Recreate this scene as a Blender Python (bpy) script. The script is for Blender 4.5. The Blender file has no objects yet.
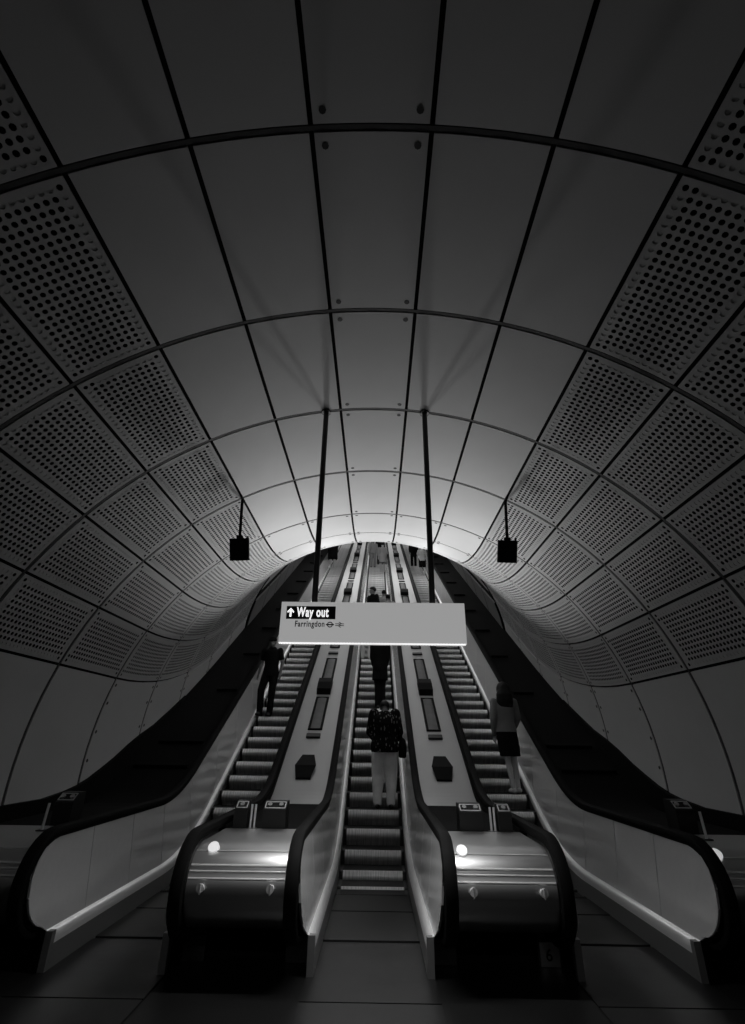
import bpy, bmesh, math, random
from mathutils import Vector, Matrix
C = bpy.context.scene.collection
S = bpy.context.scene
PI = math.pi
U = 0.885                      # model units -> metres (escalator step pitch, people and eye level at true size)
random.seed(4)

# ------------------------------------------------------------------ camera, world, lights, exposure
cam_d = bpy.data.cameras.new('camera'); cam = bpy.data.objects.new('camera', cam_d); C.objects.link(cam)
cam_d.sensor_fit = 'VERTICAL'; cam_d.sensor_height = 24.0
cam_d.lens = 24.0*490.2/1024.0
cam_d.clip_start = 0.05; cam_d.clip_end = 300
cam.matrix_world = (Matrix.Translation((0.031*U, 0, 1.889*U)) @ Matrix.Rotation(0.0111, 4, 'Z')
                    @ Matrix.Rotation(PI/2+0.4376, 4, 'X') @ Matrix.Rotation(0.0119, 4, 'Z'))
S.camera = cam
w = bpy.data.worlds.new('world'); S.world = w; w.use_nodes = True
w.node_tree.nodes['Background'].inputs[0].default_value = (0.5, 0.5, 0.5, 1)
w.node_tree.nodes['Background'].inputs[1].default_value = 0.0
S.view_settings.view_transform = 'Standard'; S.view_settings.look = 'None'
S.view_settings.gamma = 1.0; S.view_settings.use_curve_mapping = False
S.view_settings.exposure = 0.0
try:
    S.cycles.use_denoising = True
    S.cycles.max_bounces = 10; S.cycles.diffuse_bounces = 6; S.cycles.glossy_bounces = 6
    S.cycles.sample_clamp_indirect = 4.0
except Exception:
    pass
def area_light(name, loc, target, sx, sy, power, spread=180):
    d = bpy.data.lights.new(name, 'AREA'); d.shape = 'RECTANGLE'; d.size = sx*U; d.size_y = sy*U
    d.energy = power*U*U; d.spread = math.radians(spread)
    o = bpy.data.objects.new(name, d); C.objects.link(o)
    o.location = Vector(loc)*U
    o.rotation_euler = (Vector(target)-Vector(loc)).to_track_quat('-Z', 'Y').to_euler()
    return o
# luminaires of the upper shaft (out of sight above the bend of the ceiling)
area_light('upper_shaft_light', (0, 25.5, 13.2), (0, 14, 5.5), 5.0, 1.2, 90)
area_light('upper_landing_light', (0, 36, 19.6), (0, 26, 10.5), 5.0, 2.0, 90)
# downlights of the lower concourse, behind the photographer
area_light('concourse_light', (0, -2.4, 4.9), (0, 5.2, 0.7), 6.0, 0.12, 3.5, 50)

# ------------------------------------------------------------------ materials
def mat(name, col, rough=0.5, metal=0.0, emit=None, strength=0.0, noise=0.0, nscale=3.0, stretch=(1,1,1), bump=0.0, bscale=40.0, spec=0.5, rvar=0.0):
    m = bpy.data.materials.new(name); m.use_nodes = True
    nt = m.node_tree; b = nt.nodes['Principled BSDF']
    if not isinstance(col, tuple): col = (col, col, col)
    b.inputs['Base Color'].default_value = (*col, 1)
    b.inputs['Roughness'].default_value = rough
    b.inputs['Metallic'].default_value = metal
    b.inputs['Specular IOR Level'].default_value = spec
    if emit is not None:
        b.inputs['Emission Color'].default_value = (emit, emit, emit, 1); b.inputs['Emission Strength'].default_value = strength
    if noise or bump or rvar:
        tc = nt.nodes.new('ShaderNodeTexCoord'); mp = nt.nodes.new('ShaderNodeMapping')
        mp.inputs['Scale'].default_value = stretch
        nt.links.new(tc.outputs['Object'], mp.inputs[0])
    if noise or rvar:
        n = nt.nodes.new('ShaderNodeTexNoise'); n.inputs['Scale'].default_value = nscale; n.inputs['Detail'].default_value = 4
        nt.links.new(mp.outputs[0], n.inputs['Vector'])
    if noise:
        mx = nt.nodes.new('ShaderNodeMix'); mx.data_type = 'RGBA'
        a, c = mx.inputs[6], mx.inputs[7]
        a.default_value = (*[v*(1-noise) for v in col], 1); c.default_value = (*[min(1, v*(1+noise)) for v in col], 1)
        nt.links.new(n.outputs[0], mx.inputs[0]); nt.links.new(mx.outputs[2], b.inputs['Base Color'])
    if rvar:
        mr = nt.nodes.new('ShaderNodeMapRange'); mr.inputs[3].default_value = max(0.03, rough-rvar); mr.inputs[4].default_value = rough+rvar
        nt.links.new(n.outputs[0], mr.inputs[0]); nt.links.new(mr.outputs[0], b.inputs['Roughness'])
    if bump:
        n2 = nt.nodes.new('ShaderNodeTexNoise'); n2.inputs['Scale'].default_value = bscale; n2.inputs['Detail'].default_value = 3
        nt.links.new(mp.outputs[0], n2.inputs['Vector'])
        bp = nt.nodes.new('ShaderNodeBump'); bp.inputs['Strength'].default_value = bump; bp.inputs['Distance'].default_value = 0.01
        nt.links.new(n2.outputs[0], bp.inputs['Height']); nt.links.new(bp.outputs[0], b.inputs['Normal'])
    return m
def step_mat():
    m = mat('step_metal', 0.42, 0.42, 0.6)
    nt = m.node_tree; b = nt.nodes['Principled BSDF']
    tc = nt.nodes.new('ShaderNodeTexCoord'); wv = nt.nodes.new('ShaderNodeTexWave')
    wv.bands_direction = 'X'; wv.inputs['Scale'].default_value = 26.0
    nt.links.new(tc.outputs['Object'], wv.inputs['Vector'])
    ns = nt.nodes.new('ShaderNodeTexNoise'); ns.inputs['Scale'].default_value = 1.0; ns.inputs['Detail'].default_value = 3
    mp = nt.nodes.new('ShaderNodeMapping'); mp.inputs['Scale'].default_value = (60, 3, 3)
    nt.links.new(tc.outputs['Object'], mp.inputs[0]); nt.links.new(mp.outputs[0], ns.inputs['Vector'])
    mr = nt.nodes.new('ShaderNodeMapRange'); mr.inputs[1].default_value = 0.3; mr.inputs[2].default_value = 0.7; mr.inputs[3].default_value = 0.5; mr.inputs[4].default_value = 1.0
    nt.links.new(ns.outputs[0], mr.inputs[0]); nt.links.new(mr.outputs[0], b.inputs['Base Color'])
    bp = nt.nodes.new('ShaderNodeBump'); bp.inputs['Strength'].default_value = 0.5; bp.inputs['Distance'].default_value = 0.006
    nt.links.new(wv.outputs[0], bp.inputs['Height']); nt.links.new(bp.outputs[0], b.inputs['Normal'])
    return m
def print_mat():
    # black shirt with a print of small pale upright marks
    m = mat('printed_cloth', 0.012, 0.9, 0, spec=0.1)
    nt = m.node_tree; b = nt.nodes['Principled BSDF']
    tc = nt.nodes.new('ShaderNodeTexCoord'); mp = nt.nodes.new('ShaderNodeMapping'); mp.inputs['Scale'].default_value = (27, 15, 11)
    vo = nt.nodes.new('ShaderNodeTexVoronoi'); vo.inputs['Scale'].default_value = 1.0
    nt.links.new(tc.outputs['Object'], mp.inputs[0]); nt.links.new(mp.outputs[0], vo.inputs['Vector'])
    cr = nt.nodes.new('ShaderNodeValToRGB'); cr.color_ramp.elements[0].position = 0.22; cr.color_ramp.elements[1].position = 0.30
    cr.color_ramp.elements[0].color = (0.2, 0.2, 0.2, 1); cr.color_ramp.elements[1].color = (0.008, 0.008, 0.008, 1)
    nt.links.new(vo.outputs['Distance'], cr.inputs[0]); nt.links.new(cr.outputs[0], b.inputs['Base Color'])
    return m
M = dict(
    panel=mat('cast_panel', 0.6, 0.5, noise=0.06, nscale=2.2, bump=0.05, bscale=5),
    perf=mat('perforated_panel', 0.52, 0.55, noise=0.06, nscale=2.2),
    back=mat('black_backing', 0.012, 0.9, spec=0.1),
    rib=mat('joint_strip', 0.04, 0.6),
    bolt_and_hole=mat('bolt_and_hole_shade', 0.02, 0.5),
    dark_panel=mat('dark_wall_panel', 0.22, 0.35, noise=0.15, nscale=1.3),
    floor=mat('floor_tile', 0.010, 0.38, spec=0.25, noise=0.25, nscale=2.0, rvar=0.08),
    plate=mat('floor_steel', 0.012, 0.33, 0.0, spec=0.22, noise=0.2, nscale=3.0, rvar=0.08),
    ridge=mat('comb_steel', 0.011, 0.5, 0.0, spec=0.25, noise=0.3, nscale=14.0),
    steel=mat('brushed_steel', 0.85, 0.18, 0.4, noise=0.05, nscale=2.0, stretch=(1, 8, 8), rvar=0.05),
    drum=mat('drum_steel', 0.6, 0.36, 1.0, noise=0.05, nscale=2.0, stretch=(1, 30, 30), rvar=0.04),
    skirt=mat('skirt_face', 0.22, 0.4, 0.5),
    trim=mat('skirt_steel', 0.9, 0.40, 0.6),
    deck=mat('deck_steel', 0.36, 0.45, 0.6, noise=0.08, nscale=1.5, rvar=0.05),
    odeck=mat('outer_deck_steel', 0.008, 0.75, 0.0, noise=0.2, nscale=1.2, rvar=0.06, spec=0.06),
    rubber=mat('handrail_rubber', 0.006, 0.7, spec=0.08),
    black2=mat('dark_enamel', 0.012, 0.45, spec=0.3),
    black=mat('black_paint', 0.006, 0.7, spec=0.08),
    darkmetal=mat('dark_metal', 0.06, 0.4, 0.5),
    lens=mat('lens_glass', 0.13, 0.55, 0.0, spec=0.2, noise=0.3, nscale=6.0),
    step=step_mat(), tread=mat('tread_shade', 0.015, 0.6, 0.0, spec=0.2), edge_shade=mat('step_edge_shade', 0.03, 0.6),
    signface=mat('sign_face', 0.35, 0.5, emit=1.0, strength=0.30),
    signwhite=mat('sign_white', 0.8, 0.5, emit=1.0, strength=0.95),
    signblack=mat('sign_black', 0.004, 0.6, spec=0.2),
    led=mat('led_strip', 0.8, 0.5, emit=1.0, strength=1.0),
    lamp=mat('indicator_lamp', 0.7, 0.4, emit=1.0, strength=0.42),
    skin=mat('skin', 0.22, 0.55), skin_dark=mat('skin_dark', 0.05, 0.5), skin_pale=mat('skin_pale', 0.6, 0.55), hair=mat('dark_hair', 0.008, 0.55, spec=0.3, bump=0.4, bscale=60),
    print=print_mat(), jeans=mat('pale_jeans', 0.85, 0.85, noise=0.3, nscale=7.0, bump=0.9, bscale=12),
    sweater=mat('grey_knit', 0.2, 0.9, noise=0.15, nscale=8.0, bump=0.4, bscale=14), cloth_black=mat('black_cloth', 0.008, 0.9, spec=0.1),
    cloth_dark=mat('dark_cloth', 0.02, 0.9, spec=0.1), cloth_grey=mat('grey_cloth', 0.34, 0.9, bump=0.4, bscale=12),
    cloth_white=mat('white_cloth', 0.62, 0.9), shoe_dark=mat('dark_shoe', 0.01, 0.5), shoe_white=mat('white_shoe', 0.6, 0.6),
)

# ------------------------------------------------------------------ helpers
def obj(name, bm, m, parent=None, smooth=False):
    me = bpy.data.meshes.new(name)
    bmesh.ops.scale(bm, vec=(U, U, U), verts=bm.verts)
    bmesh.ops.recalc_face_normals(bm, faces=bm.faces)
    bm.to_mesh(me); bm.free()
    if smooth:
        for p in me.polygons: p.use_smooth = True
        try: me.set_sharp_from_angle(angle=math.radians(40))
        except Exception: pass
    for q in (m if isinstance(m, (list, tuple)) else [m]): me.materials.append(q)
    return link(name, me, parent)
def link(name, me, parent=None):
    o = bpy.data.objects.new(name, me); C.objects.link(o)
    if parent is not None: o.parent = parent
    return o
def tag(o, label, cat, group=None):
    o['label'] = label; o['category'] = cat
    if group: o['group'] = group
    return o
def thing(name, label, cat, loc=(0, 0, 0), group=None, rot=(0, 0, 0)):
    o = bpy.data.objects.new(name, None); C.objects.link(o); o.empty_display_size = 0.1
    o.location = Vector(loc)*U; o.rotation_euler = rot
    return tag(o, label, cat, group)
def structure(o): o['kind'] = 'structure'; return o
def box(bm, x0, x1, y0, y1, z0, z1, bevel=0.0, mi=0):
    r = bmesh.ops.create_cube(bm, size=1.0)
    vs = r['verts']
    for v in vs: v.co = Vector(((x0+x1)/2+v.co.x*(x1-x0), (y0+y1)/2+v.co.y*(y1-y0), (z0+z1)/2+v.co.z*(z1-z0)))
    fs = list({f for v in vs for f in v.link_faces})
    for f in fs: f.material_index = mi
    if bevel:
        es = list({e for v in vs for e in v.link_edges})
        bmesh.ops.bevel(bm, geom=es, offset=bevel, segments=2, affect='EDGES', profile=0.7)
    return vs
def cyl(bm, p0, p1, r0, r1=None, seg=16, caps=True):
    p0, p1 = Vector(p0), Vector(p1); r1 = r0 if r1 is None else r1
    d = p1-p0
    mtx = Matrix.Translation((p0+p1)/2) @ d.to_track_quat('Z', 'Y').to_matrix().to_4x4()
    return bmesh.ops.create_cone(bm, cap_ends=caps, segments=seg, radius1=r0, radius2=r1, depth=d.length, matrix=mtx)['verts']
def grid(bm, rows, mi=0, close_u=False):
    """quad surface through rows of points (each row a list of 3-vectors)"""
    vv = [[bm.verts.new(p) for p in r] for r in rows]
    for a, b in zip(vv[:-1], vv[1:]):
        n = len(a)
        for i in range(n if close_u else n-1):
            f = bm.faces.new((a[i], a[(i+1) % n], b[(i+1) % n], b[i])); f.material_index = mi
    return vv
def prism_x(bm, prof, x0, x1, mi=0):
    """closed (y, z) outline extruded along x"""
    a = [bm.verts.new((x0, y, z)) for y, z in prof]; b = [bm.verts.new((x1, y, z)) for y, z in prof]
    n = len(prof)
    for i in range(n):
        bm.faces.new((a[i], a[(i+1) % n], b[(i+1) % n], b[i])).material_index = mi
    bm.faces.new(a[::-1]).material_index = mi; bm.faces.new(b).material_index = mi

# ------------------------------------------------------------------ tunnel geometry
R, ZC, XC = 4.4, 1.37, -0.03
YA, DJ, RB, TJ = 1.959, 1.600, 12.0, 0.150
WS = 0.1917                                   # seam angle
JB, JMIN, JMAX = 4, -3, 9
TH_BOT = math.radians(98)
YB = YA+JB*DJ
def ring_frame(j):
    """axis point and pitch of ring j"""
    if j <= JB: return Vector((XC, YA+j*DJ, ZC)), 0.0
    t = (j-JB)*TJ
    if t <= PI/6: return Vector((XC, YB+RB*math.sin(t), ZC+RB*(1-math.cos(t)))), t
    d = (t-PI/6)*RB; t = PI/6                # past the bend the tunnel climbs straight at 30 degrees
    return Vector((XC, YB+RB*math.sin(t)+d*math.cos(t), ZC+RB*(1-math.cos(t))+d*math.sin(t))), t
def tube(j, th, r=R):
    o, t = ring_frame(j)
    return Vector((o.x+r*math.sin(th), o.y-r*math.cos(th)*math.sin(t), o.z+r*math.cos(th)*math.cos(t)))
END_O, END_T = ring_frame(JMAX)
def axis_at(y):
    """height of the tube axis above the vertical plane y, and pitch there (perpendicular foot ignored: small)"""
    if y <= YB: return ZC, 0.0
    if y < YB+RB*0.5:
        t = math.asin((y-YB)/RB); return ZC+RB*(1-math.cos(t)), t
    return END_O.z+(y-END_O.y)*math.tan(PI/6), PI/6
def wall_x(y, z, r=R-0.03):
    a, t = axis_at(y)
    for _ in range(3):                        # refine the ring whose plane passes through (y, z)
        dz = (z-a)*math.cos(t)
        a2, t = axis_at(y+math.sin(t)*dz*0.999)
        a = a2-math.tan(t)*(math.sin(t)*dz)
    dz = (z-a)*math.cos(t)
    return math.sqrt(max(0.5, r*r-dz*dz))

# local frame of one panel: theta about 0, y along the tube; bent panels curve up with radius RB
def panel_map(bent, thc):
    if bent and bent is not True:              # row that straddles or follows the end of the bend
        o, t = ring_frame(bent); inv = Matrix.Rotation(-t, 3, 'X')
        def g(th, v, dep): return inv @ (tube(bent+v/(TJ*RB), thc+th, R+dep)-o)
        return g
    def f(th, v, dep):
        r = R+dep
        x, h = r*math.sin(thc+th), r*math.cos(thc+th)
        if not bent: return Vector((x, v, h))
        tau = v/RB
        return Vector((x, RB*math.sin(tau)-h*math.sin(tau), RB*(1-math.cos(tau))+h*math.cos(tau)))
    return f
GS, GR = 0.036, 0.055                          # seam gaps
def solid_panel(bent, thc, half, L, bolts, nth=6):
    f = panel_map(bent, thc); bm = bmesh.new()
    a = half-GS/2/R; v0, v1 = GR/2, L-GR/2; T = 0.03
    nv = 3 if bent else 1
    ths = [-a+2*a*i/nth for i in range(nth+1)]; vs = [v0+(v1-v0)*i/nv for i in range(nv+1)]
    front = grid(bm, [[f(t, v, 0) for t in ths] for v in vs])
    rim = [(t, v0) for t in ths]+[(a, v) for v in vs[1:]]+[(t, v1) for t in ths[-2::-1]]+[(-a, v) for v in vs[-2:0:-1]]
    grid(bm, [[f(t, v, 0) for t, v in rim], [f(t, v, T) for t, v in rim]], close_u=True)
    bmesh.ops.remove_doubles(bm, verts=bm.verts, dist=1e-4)
    for (bt, bv) in bolts:
        rr = 0.026
        c = [f(bt+rr/R*math.cos(q), bv+rr*math.sin(q), -0.004) for q in [i*PI/4 for i in range(8)]]
        b = [bm.verts.new(p) for p in c]; bm.faces.new(b).material_index = 1
        d = [bm.verts.new(f(bt+rr/R*math.cos(q), bv+rr*math.sin(q), 0.002)) for q in [i*PI/4 for i in range(8)]]
        for i in range(8): bm.faces.new((b[i], b[(i+1) % 8], d[(i+1) % 8], d[i])).material_index = 1
    return bm
def perf_panel(bent, thc, half, L, NU=12, NV=23):
    f = panel_map(bent, thc); bm = bmesh.new()
    a = half-GS/2/R; v0, v1 = GR/2, L-GR/2; mu, mv = 0.022/R, 0.03
    us = [-a+mu+(2*a-2*mu)*i/NU for i in range(NU+1)]; vs = [v0+mv+(v1-v0-2*mv)*i/NV for i in range(NV+1)]
    cache = {}
    def V(t, v, d=0.0):
        k = (round(t, 6), round(v, 5), d)
        if k not in cache: cache[k] = bm.verts.new(f(t, v, d))
        return cache[k]
    NH = 8
    for i in range(NU):
        for k in range(NV):
            ua, ub, va, vb = us[i], us[i+1], vs[k], vs[k+1]
            um, vm = (ua+ub)/2, (va+vb)/2
            sq = [V(ub, vm), V(ub, vb), V(um, vb), V(ua, vb), V(ua, vm), V(ua, va), V(um, va), V(ub, va)]
            edge = i in (0, NU-1) or k in (0, NV-1)
            corner = (i in (0, NU-1) and k in (0, NV-1)) or (k in (0, NV-1) and i in (1,)) 
            dep = 0.005 if edge and not corner else 0.022
            ru = 0.0215/R
            rv = 0.0215
            top = [bm.verts.new(f(um+ru*math.cos(q*PI/4), vm+rv*math.sin(q*PI/4), 0)) for q in range(8)]
            low = [bm.verts.new(f(um+ru*math.cos(q*PI/4), vm+rv*math.sin(q*PI/4), dep)) for q in range(8)]
            for q in range(8):
                p = (q+1) % 8
                bm.faces.new((sq[q], sq[p], top[p], top[q])); bm.faces.new((top[q], top[p], low[p], low[q])).material_index = 0 if (edge and not corner) else 1  # through-hole walls coloured dark for the shade inside them
            if edge and not corner: bm.faces.new(low)
    # plain margin
    def strip(u0, u1, w0, w1, nu, nv):
        for i in range(nu):
            for k in range(nv):
                x0, x1 = u0+(u1-u0)*i/nu, u0+(u1-u0)*(i+1)/nu; y0, y1 = w0+(w1-w0)*k/nv, w0+(w1-w0)*(k+1)/nv
                bm.faces.new([bm.verts.new(f(*p, 0)) for p in ((x0, y0), (x1, y0), (x1, y1), (x0, y1))])
    strip(-a, a, v0, vs[0], 6, 1); strip(-a, a, vs[-1], v1, 6, 1)
    strip(-a, us[0], vs[0], vs[-1], 1, 4); strip(us[-1], a, vs[0], vs[-1], 1, 4)
    ths = [-a+2*a*i/6 for i in range(7)]; vv = [v0+(v1-v0)*i/4 for i in range(5)]
    rim = [(t, v0) for t in ths]+[(a, v) for v in vv[1:]]+[(t, v1) for t in ths[-2::-1]]+[(-a, v) for v in vv[-2:0:-1]]
    grid(bm, [[f(t, v, 0) for t, v in rim], [f(t, v, 0.03) for t, v in rim]], close_u=True)
    return bm

# backing shells: ceiling (crown) and the two curved walls
def shell(th0, th1, n):
    bm = bmesh.new()
    js = [JMIN+i for i in range(JB-JMIN+1)]+[JB+(JMAX-JB)*(i+1)/15 for i in range(15)]
    ths = [th0+(th1-th0)*i/n for i in range(n+1)]
    grid(bm, [[tube(j, t, R+0.055) for t in ths] for j in js])
    return bm
TS = 2.5*WS                                    # crown panels end, perforated begin
ceiling = structure(obj('ceiling', shell(-TS, TS, 10), M['back'], smooth=True))
wall_left = structure(obj('wall_left', shell(-TH_BOT, -TS, 14), M['back'], smooth=True))
wall_right = structure(obj('wall_right', shell(TS, TH_BOT, 14), M['back'], smooth=True))
LB = TJ*RB
meshes = {}
def add_panel(j, thc, half, kind, name, parent):
    bent = j >= JB; L = LB if bent else DJ
    if j >= 7: bent = j
    o, t = ring_frame(j)
    bolts = ()
    a = half-0.09/R
    if kind == 'bolted': bolts = [(s*a, v) for s in (-1, 1) for v in (0.11, L-0.11)]
    if kind == 'edge': bolts = [(s*half*q, v) for q in (0.2, 0.62, 0.9) for s in (-1, 1) for v in (0.10, L-0.10)]
    key = (bent, round(thc, 4) if bent else 0, round(half, 4), kind)
    if key not in meshes:
        tc = thc if bent else 0.0
        bm = perf_panel(bent, tc, half, L) if kind == 'perf' else solid_panel(bent, tc, half, L, bolts, 6 if half < 0.15 else 10)
        ob = obj(name, bm, [M['perf' if kind == 'perf' else 'panel'], M['bolt_and_hole']], parent, smooth=(kind != 'perf'))
        meshes[key] = ob.data
    else:
        ob = link(name, meshes[key], parent)
    ob.location = o*U
    ob.rotation_euler = (t, 0, 0) if bent else (0, thc, 0)
    return ob
for j in range(JMIN, JMAX):
    for i in range(-2, 3):
        add_panel(j, i*WS, WS/2, 'bolted' if (i == 0 or j >= 4) else 'plain', 'panel', ceiling)
    for s, par in ((-1, wall_left), (1, wall_right)):
        for i in range(3, 7):
            add_panel(j, s*i*WS, WS/2, 'perf', 'perforated_panel', par)
        lo = 6.5*WS
        add_panel(j, s*(lo+TH_BOT)/2, (TH_BOT-lo)/2, 'edge' if j >= 4 else 'plain', 'base_panel', par)
# joint strips standing in the gaps between the rings
n = 0
for j in range(JMIN, JMAX+1):
    n += 1
    bm = bmesh.new(); o, t = ring_frame(j)
    N = 48
    for (d0, d1, h) in ((0.006, 0.05, 0.016),):
        rows = []
        for i in range(N+1):
            th = -TH_BOT+2*TH_BOT*i/N
            rows.append([Matrix.Rotation(t, 3, 'X') @ Vector((rr*math.sin(th), y, rr*math.cos(th))) for rr, y in ((R+d1, -h), (R+d0, -h), (R+d0, h), (R+d1, h))])
        grid(bm, rows)
    s = structure(obj('trim_%d' % n, bm, M['rib'])); s.location = o*U

# the shaft beyond the bend: plain upper vault, wall panels above the decks
Y_END = 40.0
def inc(y, x, z): return Vector((x, y, z))
def shaft_axis(d): return END_O+Vector((0, math.cos(PI/6)*d, math.sin(PI/6)*d))
DL = (Y_END-END_O.y)/math.cos(PI/6)
def shaft_pt(d, th, r=R):
    o = shaft_axis(d)
    return Vector((o.x+r*math.sin(th), o.y-r*math.cos(th)*0.5, o.z+r*math.cos(th)*math.cos(PI/6)))
bm = bmesh.new()
ths = [-1.05+2.1*i/24 for i in range(25)]
grid(bm, [[shaft_pt(d, t) for t in ths] for d in (0.02, DL/2, DL)])
structure(obj('ceiling_shaft', bm, M['panel'], smooth=True))
for s, nm in ((-1, 'wall_shaft_left'), (1, 'wall_shaft_right')):
    bm = bmesh.new()
    tt = [1.05+0.75*i/8 for i in range(9)]
    grid(bm, [[shaft_pt(d, s*t, R+0.05) for t in tt] for d in (0.0, DL/2, DL)])
    # black return at the end of the cladding
    grid(bm, [[shaft_pt(0.0, s*t, r) for t in [0.9+0.9*i/10 for i in range(11)]] for r in (R-0.03, R+0.06)])
    wsh = structure(obj(nm, bm, M['back']))
    k = 0; d = 0.12
    pm = None
    while d < DL-2.2:
        if pm is None:
            bm = bmesh.new()
            q = [1.12+0.50*i/5 for i in range(6)]
            a0 = shaft_pt(0, 0, 0)
            rows = [[shaft_pt(dd, s*t, R-0.05)-a0 for t in q] for dd in (0.0, 2.05)]
            grid(bm, rows)
            grid(bm, [[shaft_pt(dd, s*t, R-0.05)-a0 for dd in (0, 2.05)] for t in (1.12,)]+[[shaft_pt(dd, s*1.12, R)-a0 for dd in (0, 2.05)]])
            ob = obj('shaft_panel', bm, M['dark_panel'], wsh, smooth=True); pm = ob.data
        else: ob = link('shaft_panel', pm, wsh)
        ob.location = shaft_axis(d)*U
        d += 2.12
bm = bmesh.new(); box(bm, -5, 5, Y_END, Y_END+0.2, 12, 26); structure(obj('wall_upper_end', bm, M['panel']))
# floor of the concourse and end wall behind
bm = bmesh.new(); box(bm, -4.6, 4.6, -3.0, 8.2, -0.2, 0.0)
floor = structure(obj('floor', bm, M['floor']))
bm = bmesh.new(); box(bm, -4.7, 4.7, -3.1, -2.9, -0.1, 6.1); structure(obj('wall_rear', bm, M['black']))

# ------------------------------------------------------------------ escalator lines
TAN = math.tan(PI/6)
def line(h, zf, b=0.57):
    yi = 10.098-(0.789+h-zf)/TAN
    def f(y):
        if y <= yi-b: return zf
        if y >= yi+b: return zf+(y-yi)*TAN
        return zf+TAN*(y-yi+b)**2/(4*b)
    f.y0, f.y1 = yi-b, yi+b
    return f
nose = line(0.0, 0.0); skirt_z = line(0.05, 0.30, 1.0); rail_z = line(1.05, 1.08, 0.7); deck_z = line(0.93, 0.98, 0.35)
PIT = 2.378
Y_TOP = 38.5
XH = 0.69
NY, NZ = 5.62, 0.68                            # centre of the newel curve
def stations(y0, y1, extra=()):
    ys = set([y0, y1])
    y = 5.3
    while y < 10.2:
        if y0 < y < y1: ys.add(round(y, 3))
        y += 0.1
    y = 10.2
    while y < Y_TOP:
        if y0 < y < y1: ys.add(y)
        y += 4.0
    return sorted(ys)

# step
def step_bm(side):
    bm = bmesh.new()
    pr = [(0.40, 0.0), (0.012, 0.0), (0.003, -0.004), (0.0, -0.012)]
    for i in range(1, 8):
        s = i/7; pr.append((0.001-0.052*math.sin(PI*min(1, s*1.35)**0.8)+0.085*s*s, -0.012-0.25*s))
    if side is None:
        grid(bm, [[(x, y, z) for y, z in pr[1:]] for x in (-0.445, 0.445)])
        grid(bm, [[(x, y, z) for y, z in pr[:2]] for x in (-0.445, 0.445)], mi=2)  # tread metal darkened in colour for the shade in its grooves
    return bm
def add_steps(par, x):
    k = -5; me = None
    while True:
        y = 10.098+0.4*k
        if y > Y_TOP: break
        if me is None:
            bm = step_bm(None)
            pr = [(0.40, 0.0), (0.012, 0.0), (0.0, -0.012), (0.012, -0.10), (0.06, -0.262)]
            for s in (-1, 1):
                grid(bm, [[(xx, yy, zz) for yy, zz in pr] for xx in (s*0.445, s*0.497)], mi=1)  # dark edge strip, widened to stand in for shade beside the skirt
            ob = obj('step', bm, [M['step'], M['edge_shade'], M['tread']], par, smooth=True); me = ob.data
        else: ob = link('step', me, par)
        ob.location = Vector((0, y, nose(y)+0.002))*U
        k += 1

def sweep_x(bm, prof_fn, ys, close=False, mi=0):
    grid(bm, [[Vector((x, y, z)) for x, z in prof_fn(y)] for y in ys], mi=mi, close_u=close)

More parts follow.
